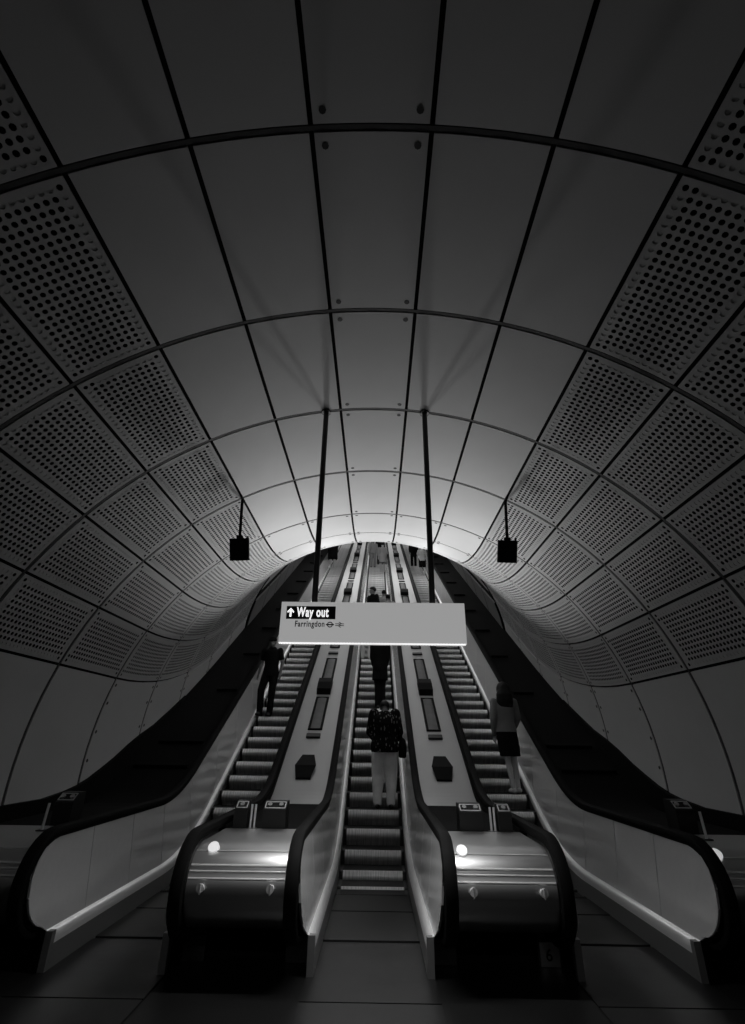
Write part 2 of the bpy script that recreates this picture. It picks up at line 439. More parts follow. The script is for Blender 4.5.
def escalator(x, label):
    t = thing('escalator', label, 'escalator', (x, 0, 0), 'escalators side by side')
    add_steps(t, x)
    for s in (-1, 1):
        # skirt: vertical steel beside the steps with a rounded top
        def prof(y):
            zt = skirt_z(y); zb = nose(y)-0.22 if y > 8.3 else 0.0
            p = [(s*0.503, zb), (s*0.503, zt-0.10)]
            return p
        bm = bmesh.new(); sweep_x(bm, prof, stations(5.66, Y_TOP))
        # end post
        box(bm, min(s*0.503, s*0.565), max(s*0.503, s*0.565), 5.61, 5.67, 0.0, 0.30)
        obj('skirt', bm, M['skirt'], t)
        def prof2(y):
            zt = skirt_z(y)
            return [(s*0.503, zt-0.10), (s*0.505, zt-0.065), (s*0.512, zt-0.035), (s*0.525, zt-0.014), (s*0.545, zt-0.002), (s*0.575, zt+0.004)]
        bm = bmesh.new(); sweep_x(bm, prof2, stations(5.62, Y_TOP)); obj('skirt_trim', bm, M['trim'], t, smooth=True)
        # balustrade panels, about 1 m each, with a thin open joint
        y = 5.30; jn = [5.30, 6.28, 7.25, 8.25, 9.3]
        while jn[-1] < Y_TOP-1.2: jn.append(jn[-1]+1.15)
        for a, b in zip(jn[:-1], jn[1:]):
            bm = bmesh.new(); ys = stations(a+0.006 if a > 5.4 else 5.285, b-0.006)
            if a < 5.4: ys = [5.285, 5.30, 5.33, 5.37, 5.42, 5.48, 5.55, 5.62]+[q for q in ys if q > 5.63]
            rows = []
            for yy in ys:
                lo, hi = skirt_z(yy)+0.004, rail_z(yy)-0.055
                if yy < NY:
                    c = math.sqrt(max(1e-5, 0.342**2-(NY-yy)**2)); lo, hi = max(NZ-c, 0.30), NZ+c
                row = []
                for i in range(5):
                    z = lo+(hi-lo)*i/4
                    fz = (z-skirt_z(yy))/(rail_z(yy)-skirt_z(yy))
                    row.append(Vector((s*(0.572+0.085*fz), yy, z)))
                rows.append(row)
            grid(bm, rows)
            grid(bm, [[p+Vector((s*0.02, 0, 0)) for p in r] for r in rows])
            # end faces
            for r in (rows[0], rows[-1]):
                grid(bm, [[p for p in r], [p+Vector((s*0.02, 0, 0)) for p in r]])
            obj('balustrade_panel', bm, M['steel'], t, smooth=True)
        # steel edge under the handrail and around the newel
        path = [(yy, rail_z(yy)-0.03) for yy in reversed(stations(NY, Y_TOP))]
        path += [(NY-0.365*math.sin(q), NZ+0.365*math.cos(q)) for q in [PI*i/14 for i in range(1, 15)]]
        bm = bmesh.new()
        rows = []
        for i, (yy, zz) in enumerate(path):
            p0 = path[max(0, i-1)]; p1 = path[min(len(path)-1, i+1)]
            d = Vector((p1[0]-p0[0], p1[1]-p0[1])).normalized(); nrm = Vector((d.y, -d.x))   # outward
            rows.append([Vector((s*(XH+px), yy+nrm.x*pn, zz+nrm.y*pn)) for px, pn in ((-0.045, -0.03), (-0.045, 0.0), (0.045, 0.0), (0.045, -0.03))])
        grid(bm, rows); obj('handrail_guide', bm, M['black'], t)
        # handrail
        path = [(yy, rail_z(yy)) for yy in reversed(stations(NY, Y_TOP))]
        path += [(NY-0.40*math.sin(q), NZ+0.40*math.cos(q)) for q in [PI*i/16 for i in range(1, 17)]]+[(NY+0.3, NZ-0.40), (NY+0.42, NZ-0.36)]
        sec = [(-0.058, -0.022), (-0.062, 0.002), (-0.05, 0.024), (-0.02, 0.034), (0.02, 0.034), (0.05, 0.024), (0.062, 0.002), (0.058, -0.022)]
        bm = bmesh.new(); rows = []
        for i, (yy, zz) in enumerate(path):
            p0 = path[max(0, i-1)]; p1 = path[min(len(path)-1, i+1)]
            d = Vector((p1[0]-p0[0], p1[1]-p0[1])).normalized(); nrm = Vector((d.y, -d.x))
            rows.append([Vector((s*(XH+px), yy-nrm.x*-pn, zz+nrm.y*pn)) for px, pn in sec])
        grid(bm, rows, close_u=True); obj('handrail', bm, M['rubber'], t, smooth=True)
        # newel base below the handrail
        bm = bmesh.new()
        box(bm, s*0.735-0.06, s*0.735+0.06, 5.98, 8.0, 0.0, 0.95); 
        box(bm, s*0.70-0.105, s*0.70+0.105, 5.94, 6.02, 0.0, 0.20, 0.008)
        obj('newel_base', bm, M['darkmetal'], t)
    # comb plate and landing plate
    bm = bmesh.new(); box(bm, -0.50, 0.50, 7.45, 8.12, -0.02, 0.022)
    for i in range(40):
        xx = -0.48+0.96*i/39; box(bm, xx-0.004, xx+0.004, 8.12, 8.2, 0.0, 0.03)
    obj('comb_plate', bm, M['ridge'], t)
    bm = bmesh.new(); box(bm, -0.58, 0.58, 6.50, 7.44, -0.02, 0.016); obj('landing_plate', bm, M['ridge'], t)
    return t
esc_mid = escalator(0, 'middle of the three escalators, a man in a patterned shirt standing on it')
esc_left = escalator(-PIT, 'escalator beside the left wall, a man in a dark cap walking down it')
esc_right = escalator(PIT, 'escalator beside the right wall, a long-haired woman in a skirt riding it')

# ------------------------------------------------------------------ decks between and beside the escalators
def drum_profile():
    p = [(6.40, 1.0)]
    for i in range(0, 17):
        q = PI*i/16; p.append((NY-0.355*math.sin(q), NZ+0.325*math.cos(q)))
    p += [(5.95, NZ-0.325), (6.02, 0.40), (6.40, 0.45)]
    return p
def round_cap(bm, c, n, r, depth, mi=0, seg=20):
    c, n = Vector(c), Vector(n).normalized()
    cyl(bm, c-n*0.01, c+n*depth, r, r*0.96, seg)
def drum_surf(z):
    """y and normal of the drum front at height z"""
    s = (z-NZ)/0.325; q = math.acos(max(-1, min(1, s)))
    return NY-0.355*math.sin(q), Vector((0, -math.sin(q)/0.355, math.cos(q)/0.325)).normalized()
def drum_end(t, xa, xb, xlamp, keys, lines=True):
    bm = bmesh.new(); prism_x(bm, drum_profile(), xa, xb)
    obj('end_drum', bm, M['drum'], t, smooth=True)
    bm = bmesh.new(); box(bm, xa+0.02, xb-0.02, 6.05, 7.9, 0.0, 0.5); obj('plinth', bm, M['black'], t)
    # thin raised strips added to imitate bright reflection streaks on the drum
    for zc, hh in ((0.955, 0.006), (0.865, 0.011), (0.825, 0.009), (0.775, 0.010)):
        y, nn = drum_surf(zc)
        bm = bmesh.new()
        tang = Vector((0, -nn.z, nn.y))
        pr = []
        c = Vector((0, y, zc))
        for q in range(7):
            a = PI*q/6
            v = c+tang*(hh*math.cos(a))+nn*(0.008*math.sin(a)); pr.append((v.y, v.z))
        prism_x(bm, pr, xa+0.005, xb-0.005)
        obj('drum_glint', bm, M['steel'], t, smooth=True)
    if xlamp is not None:
        y, nn = drum_surf(0.968)
        bm = bmesh.new(); round_cap(bm, (xlamp, y, 0.968), Vector((0, -0.72, 0.69)), 0.052, 0.03); obj('indicator_lamp', bm, M['lamp'], t, smooth=True)
    for kx in keys:
        y, nn = drum_surf(0.71)
        bm = bmesh.new(); round_cap(bm, (kx, y, 0.71), nn, 0.034, 0.03, seg=16); box(bm, kx-0.006, kx+0.006, y-0.034, y-0.02, 0.67, 0.75)
        obj('key_switch', bm, M['steel'], t, smooth=True)
def sweep_deck(name, t, xf, m, ys, thick=0.06):
    bm = bmesh.new()
    rows = []
    for y in ys:
        z = deck_z(y); a, b = xf(y, z)
        rows.append([Vector((a, y, z-thick)), Vector((a, y, z)), Vector((a+(b-a)*0.33, y, z)), Vector((a+(b-a)*0.66, y, z)), Vector((b, y, z)), Vector((b, y, z-thick))])
    grid(bm, rows)
    return obj(name, bm, m, t)
ylow = [6.4+0.25*i for i in range(10)]+[8.72]
ydeck = sorted(set([8.72, 8.8, 8.9, 9.0, 9.1, 9.2, 9.4, 9.7, 10.0]+[10.5+0.75*i for i in range(38)]))
def medial(x, label, s):
    t = thing('medial_deck', label, 'escalator deck', (x, 0, 0), 'steel decks between the escalators')
    hw = 0.5*PIT-XH-0.075
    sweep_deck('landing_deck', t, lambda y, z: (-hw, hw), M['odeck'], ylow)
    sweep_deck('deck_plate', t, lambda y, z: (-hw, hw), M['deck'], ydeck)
    for q in (-1, 1):
        bm = bmesh.new()
        grid(bm, [[Vector((q*hw, y, deck_z(y)+0.002)), Vector((q*(hw+0.015), y, deck_z(y)+0.05)), Vector((q*(hw+0.09), y, deck_z(y)+0.05)), Vector((q*(hw+0.09), y, deck_z(y)-0.3))] for y in ylow+ydeck[1:]])
        obj('handrail_channel', bm, M['black'], t)
    drum_end(t, -hw-0.01, hw+0.01, -0.28 if s < 0 else -0.355, (-0.30, 0.31))
    def on(y): return deck_z(y), PI/6
    # dark wedge-shaped block near the foot of the deck
    y = 9.62
    bm = bmesh.new()
    w0, w1 = 0.185, 0.10
    pr = [(-0.30, 0.0), (-0.29, 0.03), (0.0, 0.07), (0.38, 0.03), (0.40, 0.0)]
    def wd(yy): return w1+(w0-w1)*(1-max(0, abs(yy)-0.02)/0.40)
    a = [bm.verts.new((-wd(yy), yy, zz)) for yy, zz in pr]; b = [bm.verts.new((wd(yy), yy, zz)) for yy, zz in pr]
    for i in range(5): bm.faces.new((a[i], a[(i+1) % 5], b[(i+1) % 5], b[i]))
    bm.faces.new(a[::-1]); bm.faces.new(b)
    deck_lamp(x, y, 0.36)  # added light for the near ceiling, set in a plain block
    o = obj('deck_box', bm, M['black'], t); o.location = Vector((0, y, deck_z(y)))*U; o.rotation_euler = (PI/6, 0, 0)
    # repeating: slot, glazed trough, box, glazed trough
    proto = {}
    def put(kind, yy):
        if kind not in proto:
            bm = bmesh.new()
            if kind == 'slot':
                box(bm, -0.14, 0.14, -0.07, 0.07, -0.01, 0.04, 0.024); nm, mm = 'slot_cover', M['black2']
            elif kind == 'box':
                prism_x(bm, [(-0.30, 0.0), (-0.25, 0.13), (0.02, 0.17), (0.28, 0.15), (0.32, 0.0)], -0.16, 0.16); nm, mm = 'deck_box', M['black']
            else:
                for q in (-1, 1): box(bm, min(q*0.10, q*0.145), max(q*0.10, q*0.145), -0.70, 0.70, -0.01, 0.028, 0.005)
                for q in (-1, 1): box(bm, -0.145, 0.145, min(q*0.67, q*0.70), max(q*0.67, q*0.70), -0.01, 0.028, 0.005)
                nm, mm = 'trough_frame', M['black']
            o = obj(nm, bm, mm, t); proto[kind] = o.data
        else:
            o = link({'slot': 'slot_cover', 'box': 'deck_box', 'trough': 'trough_frame'}[kind], proto[kind], t)
        o.location = Vector((0, yy, deck_z(yy)))*U; o.rotation_euler = (PI/6, 0, 0)
        if kind == 'trough':
            if 'lens' not in proto:
                bm = bmesh.new(); pr = [(-0.112, 0.004), (-0.06, 0.018), (0.0, 0.022), (0.06, 0.018), (0.112, 0.004)]
                grid(bm, [[(px, q, pz) for px, pz in pr] for q in (-0.665, 0.665)])
                l = obj('trough_lens', bm, M['lens'], o, smooth=True); proto['lens'] = l.data
            else: l = link('trough_lens', proto['lens'], o)
    put('slot', 10.52)
    c = 12.33
    while c < 34:
        deck_lamp(x, c, 0.75 if c < 14 else (1.0 if c < 18 else 0.6))
        put('trough', c-1.0); put('box', c); put('trough', c+1.0); put('slot', c+1.95); c += 3.93
    return t
DECK_POWER = 42
def deck_lamp(x, y, p=1.0):
    # uplighter in a lamp housing; the one in the foot block is added
    o = area_light('deck_uplight', (x, y, deck_z(y)+0.24), (x, y-(1.0 if y > 11 else 0.25), deck_z(y)+0.24+1.2), 0.28, 0.14, (DECK_POWER if y < 14 else 0.75*DECK_POWER)*p, 112)
md_l = medial(-PIT/2, 'pale steel deck between the left and middle escalators, round-fronted drum at its foot', -1)
md_r = medial(PIT/2, 'pale steel deck between the middle and right escalators, drum numbered 6 at its foot', 1)

def outer(s, label):
    t = thing('outer_deck', label, 'escalator deck', (0, 0, 0), 'dark decks along the walls')
    x0 = PIT+XH+0.075
    def xf(y, z):
        xo = wall_x(y, z, R-0.01)+s*XC
        return (s*x0, s*xo) if s > 0 else (s*xo, s*x0)
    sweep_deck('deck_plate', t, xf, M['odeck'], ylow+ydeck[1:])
    bm = bmesh.new()
    grid(bm, [[Vector((s*x0, y, deck_z(y)+0.002)), Vector((s*(x0-0.015), y, deck_z(y)+0.05)), Vector((s*(x0-0.09), y, deck_z(y)+0.05)), Vector((s*(x0-0.09), y, deck_z(y)-0.3))] for y in ylow+ydeck[1:]])
    obj('handrail_channel', bm, M['black'], t)
    # black upstand between the deck and the wall panels
    ks = ((6.4, 1.15), (7.5, 1.15), (8.0, 1.20), (8.3, 1.25), (8.6, 1.33), (8.95, 1.46), (9.3, 1.60), (9.7, 1.80), (10.1, 1.97), (10.6, 2.15), (11.2, 2.44), (11.9, 2.79))
    bm = bmesh.new(); rows = []
    for y, zt in ks:
        x1 = wall_x(y, zt, R+0.02)+s*XC; x0k = min(x1, wall_x(y, deck_z(y), R+0.02)+s*XC)-0.07
        rows.append([Vector((s*x0k, y, deck_z(y)-0.02)), Vector((s*x0k, y, zt)), Vector((s*x1, y, zt))])
    grid(bm, rows); obj('wall_upstand', bm, M['black'], t)
    xb = s*4.33
    drum_end(t, min(s*x0, xb), max(s*x0, xb), s*(x0+0.03) if s > 0 else None, (s*(x0+0.32),))
    for i, y in enumerate([9.62, 10.28]+[12.2+1.95*k for k in range(9)]):
        bm = bmesh.new(); L = (0.95, 0.85)[i] if i < 2 else 0.46
        a = s*(x0+0.10)
        box(bm, min(a, a+s*L), max(a, a+s*L), -0.035, 0.035, -0.01, 0.06, 0.01)
        o = obj('baffle_bar', bm, M['black'], t); o.location = Vector((0, y, deck_z(y)))*U; o.rotation_euler = (PI/6, 0, 0)
    return t
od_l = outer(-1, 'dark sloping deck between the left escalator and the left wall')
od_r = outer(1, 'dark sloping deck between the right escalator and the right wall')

# control pedestals behind the drums
def pedestal(x, w, label, yb=6.55, h=0.27, group='control boxes behind the drums'):
    t = thing('control_box', label, 'control box', (x, yb, deck_z(yb)), group)
    bm = bmesh.new()
    prism_x(bm, [(-0.10, 0.0), (-0.10, h*0.72), (0.02, h), (0.14, h), (0.14, 0.0)], -w/2, w/2); obj('housing', bm, M['black2'], t)
    bm = bmesh.new()
    n = Vector((0, -h*0.28, 0.12)).normalized(); up = Vector((0, 0.12, h*0.28)).normalized(); c = Vector((0, -0.04, h*0.86))+n*0.004
    def P(a, b, d=0.0): return c+Vector((a, 0, 0))+up*b+n*d
    ww, hh = w/2-0.012, 0.052
    for (a0, a1, b0, b1) in ((-ww, ww, hh-0.008, hh), (-ww, ww, -hh, -hh+0.008), (-ww, -ww+0.01, -hh, hh), (ww-0.01, ww, -hh, hh)):
        vs = [P(a0, b0), P(a1, b0), P(a1, b1), P(a0, b1)]
        bm.faces.new([bm.verts.new(v) for v in vs])
        vs = [P(a0, b0, 0.006), P(a1, b0, 0.006), P(a1, b1, 0.006), P(a0, b1, 0.006)]
        bm.faces.new([bm.verts.new(v) for v in vs])
    obj('face_frame', bm, M['steel'], t)
    for q in ((-0.25, 0.25) if w > 0.2 else (0.0,)):
        bm = bmesh.new(); cyl(bm, P(q*w, 0, 0.0), P(q*w, 0, 0.014), 0.026, seg=12); obj('button', bm, M['drum'], t)
    return t
for s, side in ((-1, 'left'), (1, 'right')):
    cx = s*PIT/2
    pedestal(cx+s*-0.08, 0.26, 'wide control box with a framed sloping face behind the %s drum' % ('left' if s < 0 else 'right'))
    pedestal(cx+s*0.30, 0.15, 'narrow control box nearer the %s escalator behind the %s drum' % (side, side))
    pedestal(s*(PIT+XH+0.48), 0.21, 'control box with a framed face on the dark %s wall deck' % side, yb=6.6, h=0.33)
    for k, (px, ht, lab) in enumerate(((cx+s*0.17, 0.24, 'pair of polished posts between the control boxes behind the %s drum' % side), (s*(PIT+XH+0.38), 0.25, 'slanted steel post beside the handrail at the %s wall deck' % side))):
        t = thing('steel_post', lab, 'post', (px, 6.5 if k == 0 else 6.02, 0.981 if k == 0 else 1.006))
        for q in ((-0.022, 0.022) if k == 0 else (0.0,)):
            bm = bmesh.new(); cyl(bm, (q, 0, 0), (q, 0.02, ht), 0.013, seg=10); obj('shaft', bm, M['trim'], t, smooth=True)
        bm = bmesh.new(); box(bm, -0.05, 0.05, -0.03, 0.05, -0.001, 0.012, 0.004); obj('base', bm, M['darkmetal'], t)

# steel access covers in the floor in front of the escalators
for x, lab in ((0, 'steel floor cover in front of the middle escalator'), (-PIT, 'steel floor cover in front of the left escalator'), (PIT, 'steel floor cover in front of the right escalator')):
    t = thing('floor_cover', lab, 'floor cover', (x, 0, 0), 'steel floor covers')
    for y0, y1 in ((3.9, 5.16), (5.17, 6.45)):
        bm = bmesh.new(); box(bm, -0.57, 0.57, y0+0.004, y1-0.004, 0.0, 0.012, 0.003); obj('cover_plate', bm, M['plate'], t)

# ------------------------------------------------------------------ hanging sign
def text_mesh(body, size, bold=0.0):
    cu = bpy.data.curves.new('text', 'FONT'); cu.body = body; cu.size = size; cu.extrude = 0.003; cu.offset = bold; cu.space_character = 1.12 if bold else 1.05
    o = bpy.data.objects.new('text', cu); C.objects.link(o)
    bpy.context.view_layer.update()
    dg = bpy.context.evaluated_depsgraph_get()
    me = bpy.data.meshes.new_from_object(o.evaluated_get(dg)); bpy.data.objects.remove(o); bpy.data.curves.remove(cu)
    return me
def text_obj(name, body, size, m, parent, x, y, z, width=None, bold=0.0):
    me = text_mesh(body, size, bold)
    xs = [v.co.x for v in me.vertices]
    k = (width/(max(xs)-min(xs))) if width else 1.0
    x0 = min(xs)
    for v in me.vertices: v.co = Vector(((v.co.x-x0)*k, -v.co.z, v.co.y))*U
    me.materials.clear(); me.materials.append(m)
    o = link(name, me, parent); o.location = Vector((x, y, z))*U
    return o
SY = 5.16
SX0, SX1, SZ0, SZ1 = -0.975, 0.955, 2.795, 3.22
sign = thing('hanging_sign', 'long grey hanging sign reading Way out and Farringdon', 'sign', (0, SY, SZ1))
def rel(b):                                     # shift world-built mesh into the sign's frame
    bmesh.ops.translate(b, vec=(0, -SY, -SZ1), verts=b.verts); return b
bm = bmesh.new(); box(bm, SX0, SX1, SY-0.06, SY+0.06, SZ0, SZ1, 0.008); obj('sign_board', rel(bm), M['signface'], sign)
bm = bmesh.new()
for i in range(64):
    xa = SX0+0.006+(SX1-SX0-0.012)*i/64; box(bm, xa, xa+0.024, SY-0.064, SY-0.02, SZ0-0.006, SZ0+0.003)
obj('light_strip', rel(bm), M['led'], sign)
area_light('sign_strip_light', ((SX0+SX1)/2, SY-0.03, SZ0-0.012), ((SX0+SX1)/2, SY-0.03, 0), SX1-SX0, 0.04, 26, 120)
bm = bmesh.new(); box(bm, SX0+0.06, SX0+0.575, SY-0.066, SY-0.05, SZ1-0.183, SZ1-0.048); obj('black_label', rel(bm), M['signblack'], sign)
FY = -0.072
text_obj('sign_text', 'Way out', 0.14, M['signwhite'], sign, SX0+0.168, FY, -0.158, 0.335, 0.0035)
text_obj('sign_text', 'Farringdon', 0.085, M['signblack'], sign, SX0+0.16, FY+0.004, -0.262, 0.305, 0.0015)
bm = bmesh.new()
ax, az = SX0+0.105, -0.116
def flat(bm, pts, y0=FY, y1=FY+0.006):
    a = [bm.verts.new((px, y0, pz)) for px, pz in pts]; b = [bm.verts.new((px, y1, pz)) for px, pz in pts]
    bm.faces.new(a); bm.faces.new(b[::-1])
    for i in range(len(pts)): bm.faces.new((a[i], b[i], b[(i+1) % len(pts)], a[(i+1) % len(pts)]))
flat(bm, [(ax-0.010, az-0.045), (ax+0.010, az-0.045), (ax+0.010, az+0.015), (ax+0.030, az-0.006), (ax+0.036, az+0.010), (ax, az+0.048), (ax-0.036, az+0.010), (ax-0.030, az-0.006), (ax-0.010, az+0.015)])
obj('arrow', bm, M['signwhite'], sign)
bm = bmesh.new(); rx, rz = SX0+0.522, -0.240
ringo = [(rx+0.030*math.cos(q*PI/12), rz+0.030*math.sin(q*PI/12)) for q in range(24)]; ringi = [(rx+0.020*math.cos(q*PI/12), rz+0.020*math.sin(q*PI/12)) for q in range(24)]
grid(bm, [[Vector((a, FY+0.004, b)) for a, b in ringo], [Vector((a, FY+0.004, b)) for a, b in ringi]], close_u=True)
flat(bm, [(rx-0.042, rz-0.006), (rx+0.042, rz-0.006), (rx+0.042, rz+0.006), (rx-0.042, rz+0.006)], FY+0.002, FY+0.008)
obj('roundel', bm, M['signblack'], sign)
bm = bmesh.new(); rx = SX0+0.622
for dz in (-0.009, 0.009): flat(bm, [(rx-0.045, rz+dz-0.003), (rx+0.045, rz+dz-0.003), (rx+0.045, rz+dz+0.003), (rx-0.045, rz+dz+0.003)], FY+0.003, FY+0.009)
for (a0, b0, a1, b1) in ((-0.012, 0.028, 0.02, 0.010), (-0.02, 0.009, 0.02, -0.009), (-0.02, -0.010, 0.012, -0.028)):
    flat(bm, [(rx+a0, rz+b0), (rx+a0+0.012, rz+b0), (rx+a1+0.006, rz+b1), (rx+a1-0.006, rz+b1)], FY+0.003, FY+0.009)
obj('rail_symbol', bm, M['signblack'], sign)
for px, lab in ((-0.635, None), (0.625, None)):
    zt = ZC+math.sqrt(R*R-(px-XC)**2)+0.02
    bm = bmesh.new(); cyl(bm, (px, 0, -0.01), (px, 0, zt-SZ1), 0.032, seg=14); cyl(bm, (px, 0, zt-SZ1-0.05), (px, 0, zt-SZ1-0.02), 0.06, seg=16)
    obj('hanging_pole', bm, M['darkmetal'], sign, smooth=True)

# hanging black boxes either side
def hanger(s, label):
    j = 3; th = s*2.5*WS; top = tube(j, th, R-0.005)
    z1 = 4.62; 
    t = thing('hanging_speaker', label, 'speaker', (top.x-s*0.04, top.y, z1-0.015), 'black boxes hung from the vault')
    bm = bmesh.new(); box(bm, -0.14, 0.14, -0.04, 0.02, -0.33, 0.0, 0.006); hb = obj('housing', bm, M['black'], t); hb.rotation_euler = (0.40, s*0.03, 0)
    bm = bmesh.new(); cyl(bm, (0, 0, 0.03), (s*0.04, 0, top.z-z1+0.015), 0.022, seg=12); obj('drop_rod', bm, M['black'], t, smooth=True)
    bm = bmesh.new(); box(bm, -0.045, 0.045, -0.025, 0.025, -0.002, 0.04, 0.006); cyl(bm, (0.12, 0, 0), (0.12, 0, 0.03), 0.015, seg=8); obj('bracket', bm, M['black'], t)
hanger(-1, 'black box on a rod from the vault near the left wall'); hanger(1, 'black box on a rod from the vault near the right wall')

# plate with the number on the newel base
np_ = thing('number_plate', 'small plate with the number 6 on the newel foot right of the right drum', 'plate', (PIT-0.70, 5.935, 0.095))
bm = bmesh.new(); box(bm, -0.09, 0.09, -0.004, 0.004, -0.09, 0.09); obj('plate', bm, M['drum'], np_)
text_obj('numeral', '6', 0.13, M['black'], np_, -0.035, -0.008, -0.045)

# ------------------------------------------------------------------ people
def capsule(bm, p0, p1, r0, r1, seg=12, flat=1.0, fdir=None):
    """tapered limb with rounded ends"""
    p0, p1 = Vector(p0), Vector(p1)
    d = p1-p0
    if d.length < 1e-5: d = Vector((0, 0, 1e-3))
    q = d.to_track_quat('Z', 'Y').to_matrix()
    L = d.length; rows = []
    prof = [(-r0*math.cos(a), r0*math.sin(a)) for a in [PI/2*i/4 for i in range(5)]]+[(L+r1*math.sin(a), r1*math.cos(a)) for a in [PI/2*i/4 for i in range(5)]]
    for z, r in prof:
        rows.append([p0+q @ Vector((max(r, 1e-4)*math.cos(2*PI*k/seg), max(r, 1e-4)*math.sin(2*PI*k/seg)*flat, z)) for k in range(seg)])
    grid(bm, rows, close_u=True)
    for r in (rows[0], rows[-1]):
        pass
def ellipsoid(bm, c, rx, ry, rz, rot=None, seg=16):
    m4 = Matrix.Translation(c) @ ((rot.to_4x4()) if rot is not None else Matrix.Identity(4)) @ Matrix.Diagonal((rx, ry, rz, 1))
    bmesh.ops.create_uvsphere(bm, u_segments=seg, v_segments=10, radius=1.0, matrix=m4)
def loft(bm, secs, seg=20):
    """stack of ellipses (centre, rx, ry), capped"""
    rows = [[Vector(c)+Vector((rx*math.cos(2*PI*k/seg), ry*math.sin(2*PI*k/seg), 0)) for k in range(seg)] for c, rx, ry in secs]
    vv = grid(bm, rows, close_u=True)
    bm.faces.new(vv[0][::-1]); bm.faces.new(vv[-1])
def fuse(name, bm, m, parent, voxel, smooth=4):
    """one continuous skin over the overlapping shapes"""
    bmesh.ops.holes_fill(bm, edges=[e for e in bm.edges if e.is_boundary], sides=40)
    me = bpy.data.meshes.new(name); bmesh.ops.recalc_face_normals(bm, faces=bm.faces); bm.to_mesh(me); bm.free()
    o = bpy.data.objects.new(name, me); C.objects.link(o)
    r = o.modifiers.new('r', 'REMESH'); r.mode = 'VOXEL'; r.voxel_size = voxel
    sm = o.modifiers.new('s', 'SMOOTH'); sm.iterations = smooth; sm.factor = 0.5
    bpy.context.view_layer.update()
    dg = bpy.context.evaluated_depsgraph_get()
    me2 = bpy.data.meshes.new_from_object(o.evaluated_get(dg)); bpy.data.objects.remove(o); bpy.data.meshes.remove(me)
    me2.name = name
    for v in me2.vertices: v.co *= U
    for p in me2.polygons: p.use_smooth = True
    me2.materials.clear(); me2.materials.append(m)
    return link(name, me2, parent)

